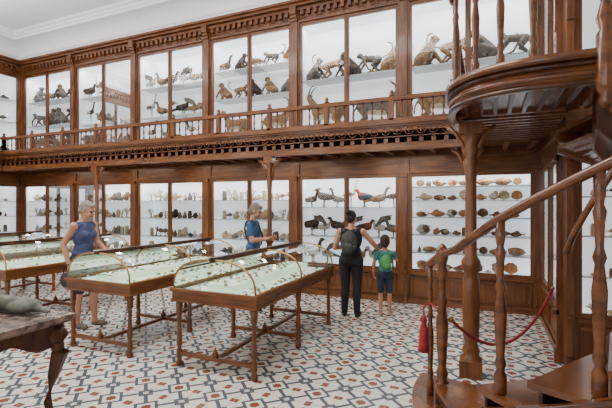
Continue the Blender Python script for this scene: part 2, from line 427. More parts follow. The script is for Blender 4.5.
h.tube(pts,.040,8,0,.75)
h.tube([(p.x,p.y,3.57) for p in OUT[2:]],.036,8,0,.75)
h.tube([pol(a,RI,rail_z(a)-.02) for a in range(200,462,6)],.022,8)
h.done(st)

rp=MB('rope_barrier',[RED,BRASS])
A=Vector((NP[0]+.06,NP[1]+.04,.80)); B=Vector((.60,5.0,.80))
pts=[]
for i in range(21):
    q=i/20; p=A.lerp(B,q); p.z-=.36*4*q*(1-q); pts.append(p)
rp.tube(pts,.013,8)
rp.lump(A,(.022,.022,.022),1,8,5,0); rp.lump((B.x,B.y,B.z),(.02,.02,.02),1,8,5,0)
rp.lathe([(.006,0),(.006,.1)],(P2[0]-.05,P2[1]-.01,.77),6)
rp.lathe([(.045,-.24),(.04,-.18),(.03,-.05),(.018,-.02),(.03,.01),(.02,.04),(.004,.05)],(P2[0]-.05,P2[1]-.01,.75),12)
rp.tube([(P2[0]-.05,P2[1]-.01,.86),(P2[0]-.01,P2[1],.9),(NP[0],NP[1],.86)],.008,6)
rp.done()

# ---------------------------------------------------------------- display cases
LEG=[(.02,0),(.034,.01),(.038,.04),(.022,.07),(.03,.10),(.03,.17),(.018,.19),(.03,.23),(.024,.35),(.018,.48),(.03,.50),(.02,.53),(.034,.55),(.034,.70)]
CM=[mat('spec_%d'%i,c,.5) for i,c in enumerate([(.38,.34,.23),(.20,.14,.09),(.66,.68,.60),(.18,.28,.18),(.40,.25,.14),(.42,.50,.40)])]
def case(cx,y0,y1,hw=.50):
    e=empty('display_case',(cx,(y0+y1)/2,0)); L=(y1-y0)/2
    f=MB('table_frame',[WOOD,WOODH])
    f.box(-hw,hw,-L,-L+.03,.68,.79,1); f.box(-hw,hw,L-.03,L,.68,.79,1); f.box(-hw,-hw+.03,-L+.03,L-.03,.68,.79,1); f.box(hw-.03,hw,-L+.03,L-.03,.68,.79,1)
    for z0,z1,o in ((.785,.815,.02),(.68,.70,.012)):
        f.box(-hw-o,hw+o,-L-o,-L+.02,z0,z1,1); f.box(-hw-o,hw+o,L-.02,L+o,z0,z1,1); f.box(-hw-o,-hw+.02,-L+.02,L-.02,z0,z1,1); f.box(hw-.02,hw+o,-L+.02,L-.02,z0,z1,1)
    f.box(-hw+.02,hw-.02,-L+.02,L-.02,.74,.765,1)
    for yy in (-L+.05,0,L-.05):
        for xx in (-hw+.05,hw-.05): f.lathe(LEG,(xx,yy,0),10,0)
        f.box(-hw+.05,hw-.05,yy-.018,yy+.018,.115,.155,1)
        f.lathe([(.03,0),(.035,.03),(.012,.07),(.004,.1)],(0,yy,.155),8,0)
    f.box(-.02,.02,-L+.05,L-.05,.115,.15,1)
    f.done(e)
    bd=MB('glow_bed',[BED]); bd.box(-hw+.03,hw-.03,-L+.03,L-.03,.765,.785)
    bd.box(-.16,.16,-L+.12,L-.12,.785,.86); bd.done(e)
    H=.31; zb=.815
    pr=[]
    for i in range(19):
        t=pi*i/18; c_,s_=math.cos(t),math.sin(t)
        pr.append((math.copysign(abs(c_)**.80,c_)*(hw-.01),zb+H*abs(s_)**.80))
    g=MB('curved_glass',[GLASSC])
    for p,q in zip(pr,pr[1:]): g.quad((p[0],-L+.01,p[1]),(p[0],L-.01,p[1]),(q[0],L-.01,q[1]),(q[0],-L+.01,q[1]),0,True)
    for yy in (-L+.01,L-.01): g.F([g.V((p[0],yy,p[1])) for p in pr])
    g.done(e,fix=False)
    bf=MB('brass_frame',[BRASS,WOODD])
    for yy in (-L+.01,0,L-.01): bf.tube([(p[0],yy,p[1]) for p in pr],.010,6,0)
    for sx in (-1,1): bf.tube([(sx*(hw-.01),-L,zb+.003),(sx*(hw-.01),L,zb+.003)],.010,6,0)
    bf.box(-.03,.03,-L-.01,L+.01,zb+H-.014,zb+H+.026,1)
    bf.done(e)
    sp=MB('shell_specimens',CM)
    nrow=int(2*L/.12)
    for j in range(nrow):
        yy=-L+.1+j*.12
        if yy>L-.08: break
        for xx in (-.42,-.33,-.24,-.09,.0,.09,.24,.33,.42):
            if random.random()<.35: continue
            z=.86 if abs(xx)<.15 else .785
            q=random.random(); mi=random.randrange(len(CM))
            if q<.3:
                rr=random.uniform(.012,.028); hh=rr*random.uniform(.4,.8); sp.lump((xx,yy,z+hh),(rr,rr*random.uniform(.8,1.5),hh),mi,7,4,.25)
            elif q<.65:
                sp.box(xx-.03,xx+.03,yy-.02,yy+.02,z,z+.006,2); sp.lump((xx,yy,z+.015),(.018,.012,.01),mi,6,4,.2)
            elif q<.85:
                a=random.uniform(0,pi); d=Vector((math.cos(a),math.sin(a),0)); c0=Vector((xx,yy,z+.016)); sp.tube([c0-d*.035,c0-d*.015,c0+d*.01,c0+d*.03],[.002,.010,.016,.007],6,mi)
            else:
                for i5 in range(5):
                    a=i5*2*pi/5+.3; sp.tube([(xx,yy,z+.008),(xx+.032*math.cos(a),yy+.032*math.sin(a),z+.005)],[.009,.003],5,mi)
    sp.done(e)
case(-2.50,3.36,5.45); case(-4.05,3.32,5.40); case(-6.25,3.35,5.40); case(-8.15,3.35,5.40)

# ---------------------------------------------------------------- marble topped table
e=empty('marble_top_table',(0,0,0))
tb=MB('marble_top',[MARBLE]); tx0,tx1,ty0,ty1=-4.25,-2.86,.95,2.17
tb.box(tx0,tx1,ty0,ty1,.82,.855); tb.box(tx0+.02,tx1-.02,ty0+.02,ty1-.02,.80,.82); tb.done(e)
ap=MB('carved_base',[WOODD])
ap.box(tx0+.06,tx1-.06,ty0+.06,ty1-.06,.72,.80)
for (a,bq) in (((tx0+.08,ty1-.075),(tx1-.08,ty1-.075)),((tx1-.075,ty0+.08),(tx1-.075,ty1-.08))):
    a=Vector((*a,0)); bq=Vector((*bq,0)); prev=None
    nn=Vector((0,1,0)) if abs(a.y-bq.y)<.01 else Vector((1,0,0))
    for i in range(25):
        q=i/24; p=a.lerp(bq,q); dz=.60+.10*math.sin(pi*q)+.025*math.cos(q*6*pi)
        cur=[ap.V((p.x,p.y,.73)),ap.V((p.x,p.y,dz)),ap.V((p.x-nn.x*.03,p.y-nn.y*.03,dz)),ap.V((p.x-nn.x*.03,p.y-nn.y*.03,.73))]
        if prev:
            for j in range(4): ap.F((prev[j],prev[(j+1)%4],cur[(j+1)%4],cur[j]))
        prev=cur
for sx,xx in ((-1,tx0+.12),(1,tx1-.12)):
    for sy,yy in ((-1,ty0+.12),(1,ty1-.12)):
        P=[(0,0,.78),(.035,.035,.68),(.045,.045,.58),(.01,.01,.40),(-.015,-.015,.22),(.0,.0,.10),(.035,.035,.045),(.05,.05,.03)]
        R=[.06,.075,.062,.038,.028,.026,.036,.03]
        ap.tube([(xx+sx*p[0],yy+sy*p[1],p[2]) for p in P],R,10)
        for da in (-.5,0,.5):
            an=math.atan2(sy,sx)+da; ap.tube([(xx+sx*.03,yy+sy*.03,.05),(xx+sx*.03+.06*math.cos(an),yy+sy*.03+.06*math.sin(an),.035),(xx+sx*.03+.085*math.cos(an),yy+sy*.03+.085*math.sin(an),.012)],[.02,.018,.011],6)
        ap.lump((xx+sx*.03,yy+sy*.03,.62),(.05,.05,.06),0,8,5,.1)
ap.done(e)
sm_=blob_mesh('stone_carving',[cap((-.25,0,.06),(.15,.02,.05),.07,.05,'s'),cap((-.2,0,.09),(-.32,.05,.13),.065,.055,'s'),ell((.05,0,.045),(.14,.08,.05),'s'),cap((.15,.02,.04),(.30,.0,.02),.035,.016,'s'),ell((-.25,-.05,.06),(.12,.08,.065),'s'),cap((-.05,.06,.05),(.1,.09,.03),.03,.02,'s')],['s'],{'s':STONE},.012,1)
zmin=min(v.co.z for v in sm_.vertices); o=bpy.data.objects.new('stone_carving',sm_); C.objects.link(o); o.location=(-3.28,1.99,.856-zmin); o.rotation_euler[2]=.15

# ---------------------------------------------------------------- taxidermy
TAN=mat('fur_tan',(.20,.11,.05),.9,(.33,.21,.11),(20,20,20),.3)
GREY=mat('fur_grey',(.09,.08,.07),.9,(.19,.165,.14),(20,20,20),.3)
DARK=mat('fur_dark',(.028,.019,.014),.9,(.075,.05,.034),(20,20,20),.3)
CREAM=mat('fur_cream',(.44,.35,.23),.9,(.56,.48,.36),(20,20,20),.3)
WHITE=mat('feather_white',(.58,.55,.48),.8,(.42,.39,.34),(30,30,30),.2)
HORN=mat('horn',(.06,.045,.03),.5,(.14,.11,.07),(30,30,60),.3)
ORG=mat('sponge_orange',(.38,.14,.045),.9,(.48,.24,.10),(30,30,30),.5)
SPB=mat('sponge_brown',(.13,.06,.028),.9,(.25,.13,.065),(30,30,30),.5)
SPT=mat('sponge_tan',(.38,.25,.13),.9,(.52,.39,.24),(30,30,30),.5)
RF=mat('feather_red',(.26,.04,.025),.8,(.17,.03,.02),(30,30,30),.2)
BF=mat('feather_blue',(.03,.045,.07),.7,(.05,.08,.09),(30,30,30),.2)
BONE=mat('bone',(.50,.42,.28),.7,(.40,.32,.20),(20,20,20),.1)
def quad(kind,horn=0,neck=1.0,body='a'):
    P=[cap((0,-.24,.50),(0,0,.49),.125,.12,'a'),cap((0,0,.49),(0,.22,.50),.12,.14,'a'),cap((0,-.1,.43),(0,.15,.41),.09,.09,'b'),
     cap((0,.27,.54),(0,.27+.16*neck,.54+.24*neck),.095,.055,'a')]
    hx=.27+.16*neck; hz=.56+.24*neck
    P+=[ell((0,hx+.02,hz),(.048,.065,.05),'a'),cap((0,hx+.05,hz-.01),(0,hx+.16,hz-.05),.038,.024,'b')]
    for s_ in (-1,1):
        P+=[cap((s_*.04,hx-.01,hz+.03),(s_*.10,hx-.03,hz+.06),.016,.008,'a'),
            cap((s_*.07,.24,.45),(s_*.075,.25,.24),.055,.026,'a'),cap((s_*.075,.25,.24),(s_*.075,.24,.04),.022,.016,'a'),cap((s_*.075,.24,.03),(s_*.075,.27,.015),.02,.016,'h'),
            cap((s_*.07,-.26,.46),(s_*.08,-.18,.30),.085,.042,'a'),cap((s_*.08,-.18,.30),(s_*.08,-.32,.18),.035,.022,'a'),cap((s_*.08,-.32,.18),(s_*.08,-.29,.03),.021,.016,'a'),cap((s_*.08,-.29,.03),(s_*.08,-.26,.015),.02,.016,'h')]
        if horn:
            pp=[(s_*.025,hx,hz+.04),(s_*.045,hx-.04,hz+.14),(s_*.06,hx-.11,hz+.2),(s_*.07,hx-.17*horn,hz+.2)]
            for a,b_,r_ in zip(pp,pp[1:],(.018,.015,.011)): P.append(cap(a,b_,r_,r_-.003,'h'))
    P+=[cap((0,-.34,.54),(0,-.42,.40),.022,.015,'a'),cap((0,-.42,.40),(0,-.43,.28),.015,.018,'a')]
    return P
def monkey():
    P=[cap((0,-.08,.13),(0,.06,.30),.10,.085,'a'),ell((0,.03,.22),(.08,.07,.1),'b'),ell((0,.12,.42),(.062,.068,.066),'a'),ell((0,.17,.405),(.038,.035,.035),'h'),cap((0,.08,.33),(0,.11,.40),.055,.05,'a')]
    for s_ in (-1,1):
        P+=[ell((s_*.065,.11,.43),(.012,.018,.022),'h'),cap((s_*.08,.07,.31),(s_*.13,.14,.19),.038,.026,'a'),cap((s_*.13,.14,.19),(s_*.10,.24,.05),.025,.018,'a'),cap((s_*.10,.24,.04),(s_*.10,.29,.015),.018,.014,'h'),
            cap((s_*.07,-.08,.12),(s_*.13,.07,.19),.06,.036,'a'),cap((s_*.13,.07,.19),(s_*.11,.0,.04),.032,.022,'a'),cap((s_*.11,.0,.03),(s_*.12,.12,.015),.022,.015,'h')]
    tp=[(0,-.16,.08),(0,-.27,.05),(0,-.38,.10),(0,-.44,.22),(0,-.42,.34)]
    for a,b_ in zip(tp,tp[1:]): P.append(cap(a,b_,.018,.016,'a'))
    return P
def climber():
    P=[cap((0,-.16,.30),(0,.12,.34),.075,.07,'a'),ell((0,.22,.42),(.055,.06,.058),'a'),ell((0,.265,.41),(.03,.03,.03),'h'),cap((0,.14,.36),(0,.20,.40),.05,.045,'a')]
    for s_ in (-1,1):
        P+=[cap((s_*.06,.11,.32),(s_*.09,.20,.20),.035,.024,'a'),cap((s_*.09,.20,.20),(s_*.05,.26,.07),.024,.018,'a'),
            cap((s_*.06,-.16,.28),(s_*.10,-.06,.17),.05,.03,'a'),cap((s_*.10,-.06,.17),(s_*.05,-.18,.07),.028,.02,'a')]
    tp=[(0,-.22,.32),(0,-.36,.36),(0,-.46,.46),(0,-.44,.58),(0,-.36,.60)]
    for a,b_ in zip(tp,tp[1:]): P.append(cap(a,b_,.017,.015,'a'))
    P+=[cap((0,-.34,.03),(0,.38,.05),.03,.026,'h'),cap((0,.1,.03),(.0,.05,.02),.03,.03,'h')]
    return P
def bird(nk=.1,leg=.1,wing=0):
    P=[cap((0,-.08,leg+.09),(0,.05,leg+.11),.055,.065,'a'),cap((0,-.10,leg+.09),(0,-.25,leg+.05),.035,.018,'b'),
       cap((0,.08,leg+.13),(0,.10+nk*.2,leg+.15+nk),.032,.022,'a'),ell((0,.12+nk*.2,leg+.17+nk),(.028,.034,.028),'a'),cap((0,.14+nk*.2,leg+.17+nk),(0,.20+nk*.3,leg+.16+nk),.011,.005,'h')]
    for s_ in (-1,1):
        if wing: P+=[cap((s_*.04,.03,leg+.13),(s_*.05,-.06,leg+.28),.032,.020,'b'),cap((s_*.05,-.06,leg+.28),(s_*.06,-.22,leg+.32),.022,.012,'b'),cap((s_*.05,-.02,leg+.2),(s_*.06,-.2,leg+.25),.022,.012,'b'),cap((s_*.05,-.04,leg+.24),(s_*.06,-.2,leg+.28),.022,.012,'b')]
        else: P+=[ell((s_*.05,-.03,leg+.10),(.02,.11,.045),'b')]
        P+=[cap((s_*.025,0,leg+.06),(s_*.028,.005,.01),.012,.008,'h'),cap((s_*.028,.0,.008),(s_*.03,.05,.008),.008,.007,'h')]
    return P
LIB={}
def lib(name,P,a,b_,h_,vox=.012):
    me=blob_mesh(name,P,['a','b','h'],{'a':a,'b':b_,'h':h_},vox,1)
    z=min(v.co.z for v in me.vertices)
    me.transform(Matrix.Translation((0,0,-z))); LIB[name]=me
lib('taxidermy_antelope',quad(0,1),TAN,CREAM,HORN); lib('taxidermy_goat',quad(0,1,.8),GREY,CREAM,HORN)
lib('taxidermy_deer',quad(0,0,1.2),TAN,CREAM,DARK); lib('taxidermy_fox',quad(0,0,.45),GREY,TAN,HORN); lib('taxidermy_lynx',quad(0,0,.5),TAN,CREAM,DARK)
lib('taxidermy_monkey',monkey(),TAN,CREAM,DARK); lib('taxidermy_baboon',monkey(),GREY,GREY,DARK); lib('taxidermy_macaque',monkey(),DARK,TAN,HORN)
lib('taxidermy_lemur',climber(),GREY,CREAM,DARK); lib('taxidermy_squirrel_monkey',climber(),DARK,TAN,HORN); lib('taxidermy_marmoset',climber(),TAN,CREAM,DARK)
lib('stuffed_heron',bird(.28,.26),WHITE,GREY,HORN,.009); lib('stuffed_gull',bird(.05,.08,1),WHITE,GREY,HORN,.009)
lib('stuffed_crow',bird(.04,.07),DARK,DARK,HORN,.009); lib('stuffed_duck',bird(.10,.05),GREY,TAN,HORN,.009); lib('stuffed_stork',bird(.22,.34),DARK,WHITE,HORN,.009)
lib('stuffed_hawk',bird(.03,.06,1),TAN,GREY,HORN,.009); lib('stuffed_parrot',bird(.03,.06),RF,DARK,HORN,.009); lib('stuffed_macaw',bird(.03,.06),RF,BF,HORN,.009); lib('stuffed_cormorant',bird(.14,.06),DARK,GREY,HORN,.009); lib('stuffed_ibis',bird(.12,.14),RF,DARK,HORN,.009)
def put(name,x,z,rz,s,y):
    o=bpy.data.objects.new(name,LIB[name]); C.objects.link(o); o.location=(x,y,z+.001); o.rotation_euler[2]=rz; o.scale=(s,)*3; return o
R_=-pi/2; L_=pi/2
def bay(k): return XR-2.04*k-2.04+.095, XR-2.04*k-.095
def row(k,z,items,y=YB+.26):
    a,b_=bay(k); n=len(items)
    for i,(nm,rz,s_) in enumerate(items): put(nm,a+(b_-a)*(i+.5)/n,z,rz+random.uniform(-.22,.22)*(1 if s_<1.2 else .4),s_,y)
G0=2.98
M_='taxidermy_monkey'; B_='taxidermy_baboon'; Q_='taxidermy_macaque'; L1='taxidermy_lemur'; S1='taxidermy_squirrel_monkey'; MM='taxidermy_marmoset'
DK='stuffed_duck'; GU='stuffed_gull'; CR='stuffed_crow'; HK='stuffed_hawk'; CO='stuffed_cormorant'; HE='stuffed_heron'; SK='stuffed_stork'
row(0,4.02,[(M_,R_,1.15),(MM,R_,1.0),(B_,L_,1.15),(L1,L_,.9)])
row(0,G0,[('taxidermy_deer',R_,.98),('taxidermy_lynx',L_,.95)])
row(1,4.02,[(B_,R_,.95),(MM,R_,.9),(Q_,L_,1.05),(L1,L_,.9),(M_,R_,1.05)])
row(1,G0,[('taxidermy_antelope',L_,.98),('taxidermy_goat',R_,.95)])
row(2,4.45,[(DK,R_,1.1),(Q_,R_,.78),(DK,L_,1.1),(L1,L_,.68),(HK,L_,1.0)])
row(2,3.86,[(M_,L_,.85),(MM,R_,.66),(Q_,L_,.85),(M_,L_,.85),(B_,R_,.85)])
row(2,G0,[('taxidermy_deer',L_,.78),('taxidermy_antelope',R_,.80)])
row(3,4.32,[(GU,R_,.95),(DK,L_,1.2),(CR,R_,1.2),(GU,L_,1.0),(DK,L_,1.15),(CO,R_,1.1)])
row(3,3.65,[(HE,R_,.8),(DK,L_,1.2),(SK,L_,.75),(CR,R_,1.2),(HK,R_,1.0),(DK,R_,1.2)])
row(3,G0,[(SK,R_,.85),(HE,L_,.85),(DK,L_,1.3),(SK,L_,.85),(CO,R_,1.2)])
row(4,4.32,[(CR,R_,1.3),(HE,L_,.85),(GU,R_,.95),(CO,L_,1.2),(CR,L_,1.2),(DK,R_,1.2)])
row(4,3.65,[(SK,R_,.8),(HK,L_,1.1),(HE,L_,.8),(CR,L_,1.3),(CO,R_,1.2)])
row(4,G0,[('taxidermy_fox',R_,.72),(Q_,L_,1.05),(SK,L_,.9),(CO,L_,1.3)])
row(5,4.40,[(B_,R_,.95),(DK,L_,1.2),(Q_,L_,.95),(CR,R_,1.3)])
row(5,3.75,[(L1,L_,.85),(M_,R_,1.0),(B_,L_,1.0),(S1,L_,.85)])
row(5,G0,[('taxidermy_fox',R_,.80),(B_,L_,1.2),(Q_,L_,1.2)])
row(1,1.62,[(CO,R_,.95),(CR,L_,1.2),(CO,L_,.95),(HE,R_,.70),('stuffed_macaw',L_,1.2),(DK,R_,1.1),('stuffed_ibis',R_,.85)])
row(1,1.08,[(CR,R_,1.3),(GU,R_,.95),(CR,L_,1.2),(HK,L_,1.0),('stuffed_parrot',R_,1.15),(GU,L_,1.0),(DK,L_,1.1)])
row(1,.56,[(DK,R_,1.4),(GU,L_,1.0),(SK,R_,.7),(HK,R_,1.1),(GU,L_,1.1),(DK,R_,1.3)])
def branch(mb,p,d,L,r_,dep,mi,flat=.4):
    q=p+d*L; mb.tube([p,p.lerp(q,.5),q],[r_,r_*.85,r_*.7],5,mi)
    if dep<=0: return
    for s_ in (-1,1):
        a=random.uniform(.3,.65)*s_; dd=Vector((d.x*math.cos(a)-d.z*math.sin(a),d.y*flat+random.uniform(-.15,.15),d.x*math.sin(a)+d.z*math.cos(a))).normalized()
        branch(mb,q,dd,L*random.uniform(.68,.85),r_*.7,dep-1,mi)
def fish(mb,x,y,z,s,mi,sg=1,stand=1):
    zc=z+(s*.9 if stand else s*.36)
    if stand: mb.lathe([(s*.3,0),(s*.3,.01),(.006,.015),(.006,s*.8)],(x,y,z),6,mi)
    mb.tube([(x-sg*s*.95,y,zc),(x-sg*s*.8,y,zc),(x-sg*s*.4,y,zc),(x,y,zc),(x+sg*s*.4,y,zc),(x+sg*s*.68,y,zc),(x+sg*s*.8,y,zc)],[s*.05,s*.20,s*.34,s*.36,s*.22,s*.08,s*.09],10,mi,1.0)
    mb.quad((x+sg*s*.7,y,zc),(x+sg*s*1.05,y,zc+s*.32),(x+sg*s*.93,y,zc),(x+sg*s*1.05,y,zc-s*.32),mi)
    mb.quad((x-sg*s*.35,y,zc+s*.28),(x-sg*s*.1,y,zc+s*.55),(x+sg*s*.3,y,zc+s*.42),(x+sg*s*.4,y,zc+s*.15),mi)
def jar(mb,x,y,z,s,mi):
    mb.lathe([(s*.32,0),(s*.36,.004),(s*.36,s*1.1),(s*.30,s*1.25),(s*.33,s*1.3),(s*.33,s*1.42)],(x,y,z),10,mi)
def misc(mb,x,y,z,s,pal):
    q=random.random(); mi=random.randrange(pal)
    if q<.22: mb.tube([(x,y,z+i*s*.26) for i in range(6)],[s*.28,s*.42,s*.34,s*.25,s*.14,s*.02],8,mi)
    elif q<.45: fish(mb,x,y,z,s*.8,mi,random.choice((-1,1)),random.randrange(2))
    elif q<.62:
        mb.lathe([(s*.3,0),(s*.28,.015)],(x,y,z),8,mi)
        for i in range(2): branch(mb,Vector((x,y,z+.012)),Vector((random.uniform(-.4,.4),0,1)).normalized(),s*.5,s*.12,3,mi)
    elif q<.75: jar(mb,x,y,z,s,mi)
    else:
        mb.lump((x,y,z+s*.5),(s*.6,s*.5,s*.5),mi,8,5,.25); mb.lump((x+s*.2,y-.01,z+s*.9),(s*.35,s*.3,s*.35),mi,7,5,.25)
def shelfset(name,zs,pal,n,s,xf=None,rng=None,yv=.25,k=0):
    mb=MB(name,pal,xf); a,b_=rng or bay(k)
    for z in zs:
        for i in range(n):
            x=a+.09+(b_-a-.18)*(i+.5)/n+random.uniform(-.012,.012)
            misc(mb,x,(YB+yv) if not xf else yv,z,random.uniform(*s),len(pal))
    mb.done()
mb=MB('shell_and_sponge_specimens',[ORG,SPB,SPT,ORG,SPB,WHITE,RF]); a,b_=bay(0)
for z in (.56,.86,1.16,1.46,1.74,1.98):
    x=a+.08
    top=.14 if z>1.9 else .24
    while x<b_-.1:
        q=random.random(); mi=random.randrange(6)
        s_=random.uniform(.09,.14)
        if q<.35:
            w_=random.uniform(.08,.13); hh=min(top*.42,random.uniform(.045,.09))
            if x+2*w_>b_-.05: break
            mb.lump((x+w_,YB+.22,z+hh),(w_,w_*.7,hh),mi,12,7,.32); mb.lump((x+w_*1.3,YB+.18,z+hh*1.1),(w_*.5,w_*.5,hh*.7),(mi+1)%5,9,6,.3); x+=2*w_+.02
        elif q<.6:
            if x+2.05*s_>b_-.05: break
            fish(mb,x+s_,YB+.2,z,s_*(.8 if z>1.9 else 1.1),mi,random.choice((1,-1)),0); x+=2.1*s_
        elif q<.8:
            r_=min(top*.45,random.uniform(.06,.1))
            if x+2*r_>b_-.05: break
            cx=x+r_; pts=[(cx,YB+.2,z+.002)]+[(cx+r_*math.sin(t)*(1+.06*(i%2)),YB+.22,z+r_*.9+r_*math.cos(t)*(1+.06*(i%2))) for i,t in enumerate(np.linspace(-2.1,2.1,13))]
            ids=[mb.V(p) for p in pts]; bk=[mb.V((p[0],p[1]+.03,p[2])) for p in pts]
            for i in range(1,13): mb.F((ids[0],ids[i],ids[i+1]),mi); mb.F((bk[0],bk[i+1],bk[i]),mi); mb.F((ids[i],bk[i],bk[i+1],ids[i+1]),mi)
            x+=2*r_+.02
        else:
            if x+s_>b_-.05: break
            if z>1.9: mb.lump((x+s_*.5,YB+.22,z+.045),(s_*.45,s_*.4,.045),mi,9,6,.3)
            else: misc(mb,x+s_*.6,YB+.2,z,s_*.9,6)
            x+=s_*1.1
mb.done()
for k in (2,3,4,5):
    shelfset('natural_history_specimens',(.56,.95,1.36,1.76),[SPT,WHITE,SPB,GREY,CREAM,BONE,DARK,BONE],12,(.11,.18),k=k)
shelfset('natural_history_specimens',(.56,.95,1.36,1.76),[SPT,WHITE,SPB,ORG,DARK],10,(.08,.14),XRt,(.1,1.94))
shelfset('natural_history_specimens',(2.98,3.86,4.45),[TAN,WHITE,GREY,DARK],6,(.16,.26),XRt,(.1,1.94))
for i in range(2):
    shelfset('natural_history_specimens',(.56,.95,1.36,1.76),[SPT,WHITE,SPB,GREY,DARK],10,(.08,.14),XLt,(.1+2.04*i,1.94+2.04*i))
    shelfset('natural_history_specimens',(2.98,3.86,4.45),[TAN,WHITE,GREY,DARK],6,(.16,.26),XLt,(.1+2.04*i,1.94+2.04*i))
shelfset('natural_history_specimens',(.56,.95,1.36,1.76),[SPT,WHITE,SPB,GREY],6,(.06,.09),XAt,(XR+.1,XA-.1),.11)

# ---------------------------------------------------------------- people
def fab(n,c,c2=None): return mat(n,c,.85,c2 or tuple(x*1.25 for x in c),(25,25,25),.15)
SKIN=mat('skin',(.42,.20,.125),.55,(.48,.24,.15),(10,10,10)); EYE=mat('eye_dark',(.03,.02,.02),.2); LIP=mat('lips',(.32,.09,.07),.5)
def rotz(a): c,s_=math.cos(a),math.sin(a); return np.array([[c,-s_,0],[s_,c,0],[0,0,1]])
def rotx(a): c,s_=math.cos(a),math.sin(a); return np.array([[1,0,0],[0,c,-s_],[0,s_,c]])
def hand(P,w,d,n,sg,curl=.5):
    d=d/np.linalg.norm(d); n=n-d*(n@d); n/=np.linalg.norm(n); s_=np.cross(d,n)*sg
    for o_ in (-.03,-.01,.01,.03): P.append(cap(w+d*.005+s_*o_*.5,w+d*.078+s_*o_,.014,.0125,'skin'))
    for o_,L in ((-.034,.055),(-.012,.068),(.012,.074),(.034,.066)):
        b0=w+d*.082+s_*o_; d1=d*math.cos(curl)+n*math.sin(curl); d2=d*math.cos(2.1*curl)+n*math.sin(2.1*curl)
        P.append(cap(b0,b0+d1*L*.5,.0092,.0085,'skin')); P.append(cap(b0+d1*L*.5,b0+d1*L*.5+d2*L*.5,.0085,.0075,'skin'))
    t0=w+d*.025+s_*.024; t1=t0+(d*.6+s_*.7+n*.3)*.04; t2=t1+(d*.85+s_*.15+n*.4)*.035
    P.append(cap(t0,t1,.013,.0105,'skin')); P.append(cap(t1,t2,.0105,.0085,'skin'))
def human(name,loc,rz,H,mats,arms,female=True,sleeve=0,shorts=.5,hair='short',head=(0,0),lean=0,hs=1.0,legs=None,bw=1.0,cap_=False,calf='skin'):
    P=[]; v=lambda *a:np.array(a,float)
    for s_,k in ((1,'R'),(-1,'L')):
        lg=(legs or {}).get(k,{}); hip=v(s_*.088*bw,0,.90); kn=v(*lg.get('knee',(s_*.095,.015,.49))); an=v(*lg.get('ankle',(s_*.10,-.02,.085)))
        mid=kn*.62+an*.38+v(0,-.018,0)
        if shorts>.3:
            if shorts<.86:
                tt=min(1,(hip[2]-shorts)/(hip[2]-kn[2])); hem=hip+(kn-hip)*tt
                P.append(cap(hip,hem,.10*bw,.078*bw,'bottom')); P.append(cap(hem+v(0,0,-.02),kn,.06*bw,.052*bw,'skin'))
            P.append(cap(kn,mid,.05*bw,.054*bw,'skin')); P.append(cap(mid,an,.052*bw,.034*bw,'skin'))
        else:
            P.append(cap(hip,kn,.098*bw,.066*bw,'bottom')); P.append(cap(kn,mid,.064*bw,.064*bw,'bottom')); P.append(cap(mid,an+v(0,0,.0),.06*bw,.052,'bottom'))
        fd=v(s_*.12,1,0); fd/=np.linalg.norm(fd)
        hl=v(an[0],an[1]-.02,.036); toe=hl+fd*.18; toe[2]=.03
        P.append(cap(hl,toe,.036,.031,'shoe')); P.append(cap(hl+fd*.1,toe+v(-s_*.012,-.015,0),.04,.03,'shoe')); P.append(cap(hl,an,.036,.036,'shoe' if shorts<.3 else 'skin'))
    LR=rotx(-lean); piv=v(0,0,.95)
    def T(p): return LR@(np.array(p,float)-piv)+piv
    P.append(ell(v(0,-.005,.93),(.165*bw,.12,.13),'bottom'))
    for s_ in (-1,1): P.append(ell(v(s_*.075*bw,-.05,.90),(.088*bw,.085,.095),'bottom'))
    P.append(ell(T((0,0,1.06)),(.143*bw,.10,.14),'top',LR)); P.append(ell(T((0,-.005,1.24)),(.168*bw,.108,.20),'top',LR))
    P.append(cap(T((-.115*bw,-.01,1.365)),T((.115*bw,-.01,1.365)),.062,.062,'top'))
    P.append(ell(T((0,-.01,1.0)),(.158*bw,.118,.08),'top',LR))
    if female:
        for s_ in (-1,1): P.append(ell(T((s_*.07*bw,.075,1.25)),(.06,.055,.06),'top',LR))
    nb=T((0,-.02,1.40)); P.append(cap(nb,T((0,-.0,1.50)),.056,.05,'skin'))
    P.append(cap(T((-.09,-.015,1.40)),T((.09,-.015,1.40)),.038,.038,'skin' if sleeve==0 else 'top'))
    HR=LR@rotz(head[0])@rotx(-head[1]); hp=T((0,-.005,1.50))
    def hd(p): return hp+HR@((np.array(p,float)-v(0,-.005,1.50))*hs)
    def he(c,r_,l_): P.append(ell(hd(c),np.array(r_)*hs,l_,HR))
    he((0,-.01,1.605),(.073,.092,.092),'skin'); he((0,.022,1.56),(.058,.066,.082),'skin'); he((0,.06,1.505),(.03,.028,.025),'skin')
    P.append(cap(hd((0,.086,1.59)),hd((0,.104,1.562)),.009*hs,.013*hs,'skin'))
    for s_ in (-1,1):
        he((s_*.074,-.002,1.575),(.010,.020,.032),'skin'); he((s_*.028,.083,1.592),(.013,.010,.008),'eye'); he((s_*.035,.07,1.555),(.02,.02,.02),'skin'); he((s_*.028,.086,1.612),(.02,.008,.005),'hair')
    he((0,.084,1.53),(.024,.010,.008),'lip')
    he((0,-.03,1.625),(.082,.092,.088),'hair')
    if hair=='short': he((0,-.05,1.58),(.078,.07,.085),'hair'); he((0,.04,1.67),(.06,.045,.03),'hair')
    if hair=='bob': he((0,-.05,1.58),(.080,.068,.085),'hair'); he((.06,-.02,1.595),(.025,.045,.045),'hair'); he((-.06,-.02,1.595),(.025,.045,.045),'hair'); he((0,.035,1.672),(.06,.05,.03),'hair')
    if hair=='bun': he((0,-.05,1.58),(.078,.07,.08),'hair'); he((0,-.12,1.66),(.045,.045,.045),'hair')
    if cap_: he((0,-.01,1.66),(.086,.10,.062),'cap'); he((0,.10,1.64),(.06,.055,.010),'cap')
